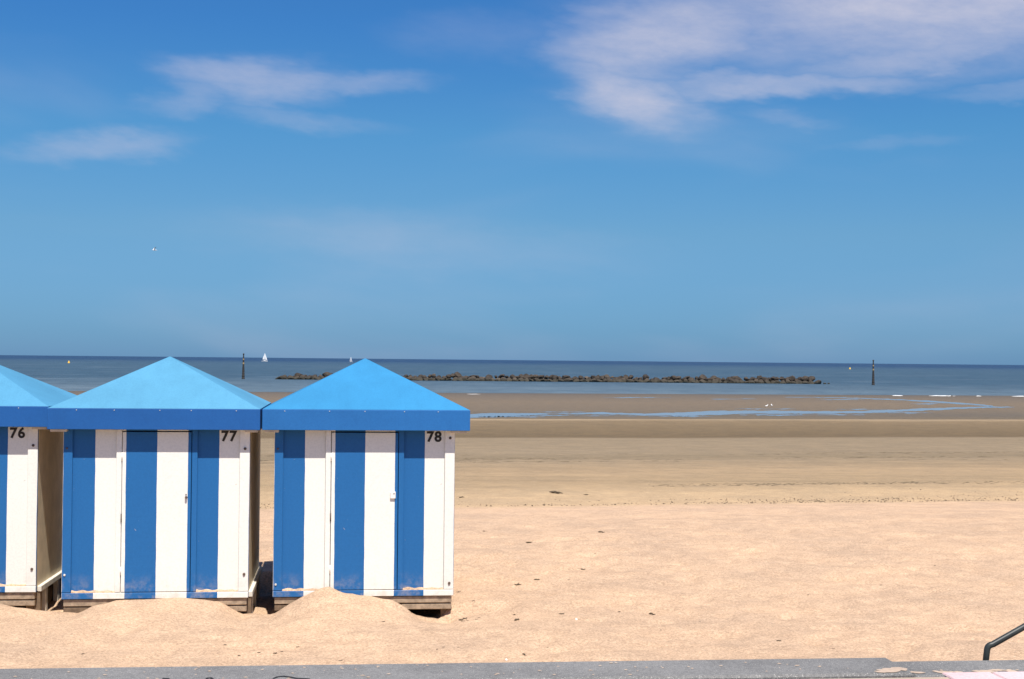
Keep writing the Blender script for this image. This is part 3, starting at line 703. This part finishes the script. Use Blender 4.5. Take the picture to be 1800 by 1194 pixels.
def buoy(px, py, w, label):
    b = on_z(px, py, SEA); r = w / 2 / F * b.y
    o = empty('buoy', b)
    obj('float', tube_bm([(0, 0, -0.3 * r), (0, 0, 0.05 * r), (0, 0, 0.5 * r), (0, 0, 0.8 * r)], [0.7 * r, r, r, 0.8 * r], 12), M['yellow'], o, False)
    obj('topmark', tube_bm([(0, 0, 0.8 * r), (0, 0, 1.5 * r), (0, 0, 2.2 * r)], [0.75 * r, 0.55 * r, 0.15 * r], 12), M['yellow'], o)
    tag(o, label, 'buoy', 'yellow buoys far out on the sea')
buoy(121, 638.6, 4.0, 'tiny yellow buoy on the sea at far left above hut 76')
buoy(1494, 649.4, 3.2, 'tiny yellow buoy on the sea near the right beacon post')

def sailboat(px, pb, depth, hgt, flip, label):
    b = on_z(px, pb, SEA); s = hgt / 12.0
    o = empty('sailboat', b); o.rotation_euler = (0, 0, R(8) if not flip else R(-25)); k = -1 if flip else 1
    bm = bmesh.new(); secs = []
    for i in range(9):
        t = i / 8; x = (-4.2 + 8.4 * t) * s * k; w = 1.35 * s * math.sin(math.pi * min(1, 0.25 + 0.75 * (1 - t))) ** 0.7 * (1 if i else 0.05) if i < 8 else 0.02
        w = 1.35 * s * (1 - (abs(2 * t - 0.85) / 1.15) ** 2.4) + 0.02
        d = 0.95 * s + 0.35 * s * t; secs.append([bm.verts.new(p) for p in ((x, -w, d), (x, -w * 0.8, 0.1 * s), (x, 0, -0.4 * s), (x, w * 0.8, 0.1 * s), (x, w, d))])
    for a, c in zip(secs, secs[1:]):
        for j in range(4): bm.faces.new((a[j], a[j + 1], c[j + 1], c[j]))
        bm.faces.new((a[4], a[0], c[0], c[4]))
    bm.faces.new(secs[0]); bm.faces.new(secs[-1]); bmesh.ops.recalc_face_normals(bm, faces=bm.faces)
    obj('hull', bm, M['hull'], o)
    box('cabin', -1.6 * s, 1.4 * s, -0.7 * s, 0.7 * s, 1.0 * s, 1.55 * s, M['hull'], o, 0.1 * s)
    obj('mast', tube_bm([(0.5 * s * k, 0, 1.0 * s), (0.5 * s * k, 0, 12 * s)], [0.12 * s, 0.07 * s], 8), M['alu'], o)
    obj('boom', tube_bm([(0.5 * s * k, 0, 2.2 * s), (-3.3 * s * k, -0.4 * s, 2.2 * s)], 0.08 * s, 8), M['alu'], o)
    def sail(name, A, B, Cc, belly):
        bm = bmesh.new(); n = 8; g_ = {}
        A, B, Cc = Vector(A) * s, Vector(B) * s, Vector(Cc) * s
        for i in range(n + 1):
            for j in range(n + 1 - i):
                a, c = i / n, j / n; p = A * (1 - a - c) + B * a + Cc * c
                p.y -= belly * s * (a * c + a * (1 - a - c) + c * (1 - a - c)) * 3; p.x *= k if k == -1 else 1; g_[i, j] = bm.verts.new(p)
        for i in range(n):
            for j in range(n - i):
                bm.faces.new((g_[i, j], g_[i + 1, j], g_[i, j + 1]))
                if j < n - i - 1: bm.faces.new((g_[i + 1, j], g_[i + 1, j + 1], g_[i, j + 1]))
        f = obj(name, bm, M['sail'], o, True); md = f.modifiers.new('thick', 'SOLIDIFY'); md.thickness = 0.03 * s
    sail('mainsail', (0.40, 0, 11.8), (0.40, 0, 2.3), (-3.2, -0.4, 2.3), 0.35)
    sail('jib', (0.75, 0, 11.0), (4.0, 0, 1.5), (0.95, -0.5, 1.9), 0.45)
    tag(o, label, 'sailboat', 'white sailboats near the horizon')
sailboat(465, 635.6, 0, 12.6, False, 'larger white sailboat on the horizon, left, beside the beacon post')
sailboat(617, 636.6, 0, 8.4, True, 'small distant white sailboat on the horizon beside the roof peak of hut 78')

# ------------------------------------------------------------------ gulls
def skin_body(name, joints, edges, m, parent, sub=1):
    me = bpy.data.meshes.new(name); me.from_pydata([j[0] for j in joints], edges, []); o = obj(name, me, m, parent)
    md = o.modifiers.new('skin', 'SKIN')
    for i, j in enumerate(joints):
        me.skin_vertices[0].data[i].radius = j[1]
    me.skin_vertices[0].data[0].use_root = True
    sb = o.modifiers.new('sub', 'SUBSURF'); sb.levels = sub; sb.render_levels = sub
    return o
def flying_gull(px, py, y):
    p = at_y(px, py, y); o = empty('gull', p, R(200))
    J = [((0, 0, 0), (0.11, 0.10)), ((0.20, 0, 0.02), (0.085, 0.08)), ((0.34, 0, 0.05), (0.06, 0.06)), ((0.43, 0, 0.045), (0.022, 0.02)), ((-0.22, 0, 0.02), (0.07, 0.05)), ((-0.42, 0, 0.03), (0.075, 0.015)),
         ((0.06, 0.12, 0.05), (0.09, 0.03)), ((0.10, 0.36, 0.24), (0.10, 0.022)), ((0.00, 0.62, 0.40), (0.075, 0.018)), ((-0.10, 0.80, 0.44), (0.03, 0.01)),
         ((0.06, -0.12, 0.05), (0.09, 0.03)), ((0.10, -0.36, 0.24), (0.10, 0.022)), ((0.00, -0.62, 0.40), (0.075, 0.018)), ((-0.10, -0.80, 0.44), (0.03, 0.01))]
    E = [(0, 1), (1, 2), (2, 3), (0, 4), (4, 5), (0, 6), (6, 7), (7, 8), (8, 9), (0, 10), (10, 11), (11, 12), (12, 13)]
    skin_body('body', J, E, M['feather'], o)
    for s in (1, -1):
        obj('wing_tip', tube_bm([(-0.07, s * 0.70, 0.43), (-0.10, s * 0.82, 0.455), (-0.16, s * 0.92, 0.46)], [0.045, 0.04, 0.01], 8), M['grey_feather'], o)
    tag(o, 'white gull flying with raised wings in the blue sky on the left', 'gull')
flying_gull(272, 440, 240)
def standing_gull(px, py, rz, label):
    p = on_z(px, py, POOLZ - 0.04); p.z = float(beach_z(p.x, p.y)); o = empty('gull', p, rz); o.scale = (0.62, 0.62, 0.62)
    J = [((0, 0, 0.30), (0.12, 0.12)), ((0.16, 0, 0.34), (0.10, 0.10)), ((0.25, 0, 0.46), (0.065, 0.065)), ((0.29, 0, 0.53), (0.075, 0.075)), ((0.40, 0, 0.515), (0.02, 0.02)), ((-0.20, 0, 0.28), (0.08, 0.07)), ((-0.40, 0, 0.26), (0.05, 0.02)),
         ((0.02, 0.05, 0.16), (0.02, 0.02)), ((0.02, 0.05, 0.0), (0.015, 0.015)), ((0.02, -0.05, 0.16), (0.02, 0.02)), ((0.02, -0.05, 0.0), (0.015, 0.015))]
    E = [(0, 1), (1, 2), (2, 3), (3, 4), (0, 5), (5, 6), (0, 7), (7, 8), (0, 9), (9, 10)]
    skin_body('body', J, E, M['feather'], o)
    tag(o, label, 'gull', 'white gulls resting on the wet sand')
standing_gull(1347.5, 716.5, R(20), 'left of two white gulls standing on the wet sand by the pool')
standing_gull(1356.5, 715.6, R(100), 'right of two white gulls standing on the wet sand by the pool')

# ------------------------------------------------------------------ seaweed, twigs and shells on the sand; scraps also model footprint and hollow shadows
def ground_at(px, py):
    d = ray(px, py); t = 3.0 / -d.z
    for _ in range(40):
        p = EYE + d * t; z = float(beach_z(p.x, p.y)); t += (p.z - z) / -d.z * 0.8
    p = EYE + d * t; p.z = float(beach_z(p.x, p.y)); return p
def scrap_mesh(k):
    r = random.Random(k); bm = bmesh.new(); n = 5; pts = []; a = 0
    for i in range(n): pts.append(Vector((i / (n - 1) - 0.5, r.uniform(-0.13, 0.13), 0.06 + r.uniform(0, 0.12))))
    bm = tube_bm(pts, [0.03, 0.10 * r.uniform(0.6, 1.2), 0.13 * r.uniform(0.6, 1.3), 0.08 * r.uniform(0.5, 1.2), 0.025], 6)
    for _ in range(2):
        q0 = pts[r.randint(1, 3)]; q1 = q0 + Vector((r.uniform(-0.3, 0.3), r.uniform(-0.35, 0.35), r.uniform(0.0, 0.1)))
        tube_bm([q0, (q0 + q1) / 2 + Vector((0, 0, 0.05)), q1], [0.06, 0.05, 0.015], 5, bm)
    me = bpy.data.meshes.new('twig_shadow_scrap'); bm.to_mesh(me); bm.free(); me.materials.append(M['weed']); return me
SCR = [scrap_mesh(k) for k in range(6)]
BUCKETS = {}
def scrap(px, py, wpx, label=None, group='scraps of twig and hollow shadow on the dry sand', flat=1.0):  # dark scrap standing for twigs and for shadow in sand hollows
    p = ground_at(px, py); s = wpx / F * p.y
    o = bpy.data.objects.new('twig_shadow_scrap', random.choice(SCR)); C.objects.link(o); o.location = p; o.location.z -= 0.002
    o.scale = (s, s * random.uniform(0.8, 1.6), s * random.uniform(0.6, 1.3) * flat); o.rotation_euler = (0, 0, random.uniform(-0.9, 0.9) + (math.pi if random.random() < 0.5 else 0))
    if not label:
        if px < 440: label = 'on the sand between the middle hut and the kerb'
        elif px < 500 and py > 1100: label = 'on the sand below the gap between huts 77 and 78'
        elif px < 800 and py > 1100: label = 'on the sand between the rightmost hut and the kerb'
        elif px < 800: label = 'on the sand drift before hut 78'
        elif px < 860: label = 'on the sand just right of hut 78'
        elif px < 1250 and py < 990: label = 'on open sand level with the door of hut 78'
        elif px < 1250 and py < 1050: label = 'on open sand level with the foot of hut 78'
        elif px < 1010 and py < 1110: label = 'on open sand left of the upper white shell'
        elif px < 1250 and py < 1125: label = 'on open sand right of the upper white shell'
        elif px < 1250: label = 'around the lower white shell near the kerb'
        elif py < 1060: label = 'on the upper sand far right of the huts'
        else: label = 'on the lower sand near the handrail'
        BUCKETS.setdefault(label, []).append((px, o)); group = 'twig-and-shadow scraps ' + label
    tag(o, label, 'seaweed', group)
scrap(979, 867.5, 30, 'longest dark strip of twig and shadow on the sand right of hut 78', flat=0.5); scrap(1030, 870.5, 9, 'short dark twig-and-shadow scrap just right of the longest strip', flat=0.8)
scrap(811, 875, 12, 'thin dark twig-and-shadow scrap beside the wall of hut 78'); 
for px, py, w, q in ((810, 1090, 11, 'largest'), (817, 1088, 9, 'uppermost'), (813, 1092, 8, 'lowest'), (821, 1091, 7, 'rightmost')): scrap(px, py, w, q + ' scrap in the twig-and-shadow tangle at the right foot of hut 78', 'tangle of twigs and shadow at the corner of hut 78')
for px, py, w in ((1000, 1019.5, 6), (944, 1020, 11), (911, 1029, 14), (1057, 937, 12), (930, 955, 12), (851, 935, 6), (1046, 977, 4), (905, 1081, 9), (908, 1090.5, 14), (987, 1080, 10), (1088, 1076.5, 6), (1146, 1081, 12),
                  (1162, 1108, 4), (1206, 1121, 4), (1230, 1093, 5), (1427, 965, 4), (1548, 1029, 4.5), (1420, 1046, 7), (1369, 1127, 9), (1643, 1053, 3), (1728, 960, 3.5), (1643, 995, 4), (922, 1152, 13), (963, 1138, 5),
                  (805, 1138, 4), (524, 1138, 7), (495, 1146, 6), (484, 1149, 8), (421, 1153, 8), (395, 1134, 8), (556, 1152, 6), (598, 1162, 8), (145, 1150, 7), (674, 1093, 6), (645, 1067, 8), (779, 1138, 5), (768, 1142, 5), (880, 1156, 4), (1024, 1001, 10),
                  (806, 1041, 8), (838, 1089, 6), (842, 1086, 5), (832, 1057, 7), (455, 1148, 6), (448, 1144, 5), (1758, 985, 4), (1465, 1140, 5), (1703, 1131, 4)):
    scrap(px, py, w)
for place, lst in BUCKETS.items():
    lst.sort(key=lambda q: q[0])
    for k, (_, o) in enumerate(lst):
        w_ = ('leftmost', 'second from left', 'third from left', 'fourth from left', 'fifth from left', 'sixth from left', 'seventh from left')[k] + ' seaweed scrap ' if len(lst) > 1 else 'lone dark twig-and-shadow scrap '
        if len(lst) > 1 and k == len(lst) - 1: w_ = 'rightmost seaweed scrap '
        o['label'] = w_ + place
for px, py, w, lb in ((1013, 1089.5, 4.5, 'tiny white shell lying on open sand below the twig-and-shadow scraps'), (890, 1160.5, 4.5, 'tiny white shell lying on the sand close above the kerb')):
    p = ground_at(px, py); s = w / F * p.y
    bm = bmesh.new(); bmesh.ops.create_uvsphere(bm, u_segments=10, v_segments=6, radius=0.5)
    for v in bm.verts:
        v.co.z = max(v.co.z, -0.05); v.co.x *= 1.0 - 0.35 * v.co.y; v.co.z *= 0.9
    o = obj('shell', bm, M['shell'], None, True); o.location = p; o.scale = (s, s * 1.3, s * 1.3); o.rotation_euler = (R(20), 0, 0.3)
    tag(o, lb, 'shell')

# strand line: countless small fragments down the beach
bm = bmesh.new()
cnt = 0
while cnt < 3200:
    k = random.random()
    if k < 0.50: v = 32.2 + abs(random.gauss(0, 1.9)); sz = random.uniform(0.012, 0.04); l = sz * random.uniform(0.8, 2.2); w = sz * 0.4
    elif k < 0.68: v = random.gauss(40.2, 0.35); sz = random.uniform(0.012, 0.03); l = random.uniform(0.06, 0.35); w = sz
    else: v = random.choice((56.5, 58.4, 59.4, 63.0, 64.2)) + random.gauss(0, 0.22); sz = random.uniform(0.012, 0.03); l = random.uniform(0.15, 0.8); w = 0.03
    x = random.uniform(-14, 17) * (v / 33)
    cl = float(vnoise(np.array(x * 0.12 + 3), np.array(v * 0.9), 51)) + 0.5 * float(vnoise(np.array(x * 0.6), np.array(v * 2.0), 52))
    if cl < random.uniform(-0.5, 0.7): continue
    if 39 < v < 41.5 and x < 4: continue
    cnt += 1
    v += 0.5 * float(vnoise(np.array(x * 0.08), np.array(0.5), 53))
    y = v + SHORE * x; z = float(beach_z(x, y, False)); a = random.uniform(-0.15, 0.15) + (math.atan(SHORE) if v > 38 else random.uniform(-0.5, 0.5))
    c = Vector((math.cos(a), math.sin(a), 0)); d = Vector((-c.y, c.x, 0)); b = Vector((x, y, z - 0.003))
    q = [bm.verts.new(b + c * l * i + d * w * j) for i, j in ((-0.5, 0), (0, -0.6), (0.5, 0.1), (0.1, 0.6))]; t = bm.verts.new(b + Vector((0, 0, sz * 0.6)))
    for i in range(4): bm.faces.new((q[i], q[(i + 1) % 4], t))
tag(obj('seaweed_litter', bm, M['weed']), 'line of dark seaweed and shell fragments along the tide mark', 'seaweed', kind='stuff')
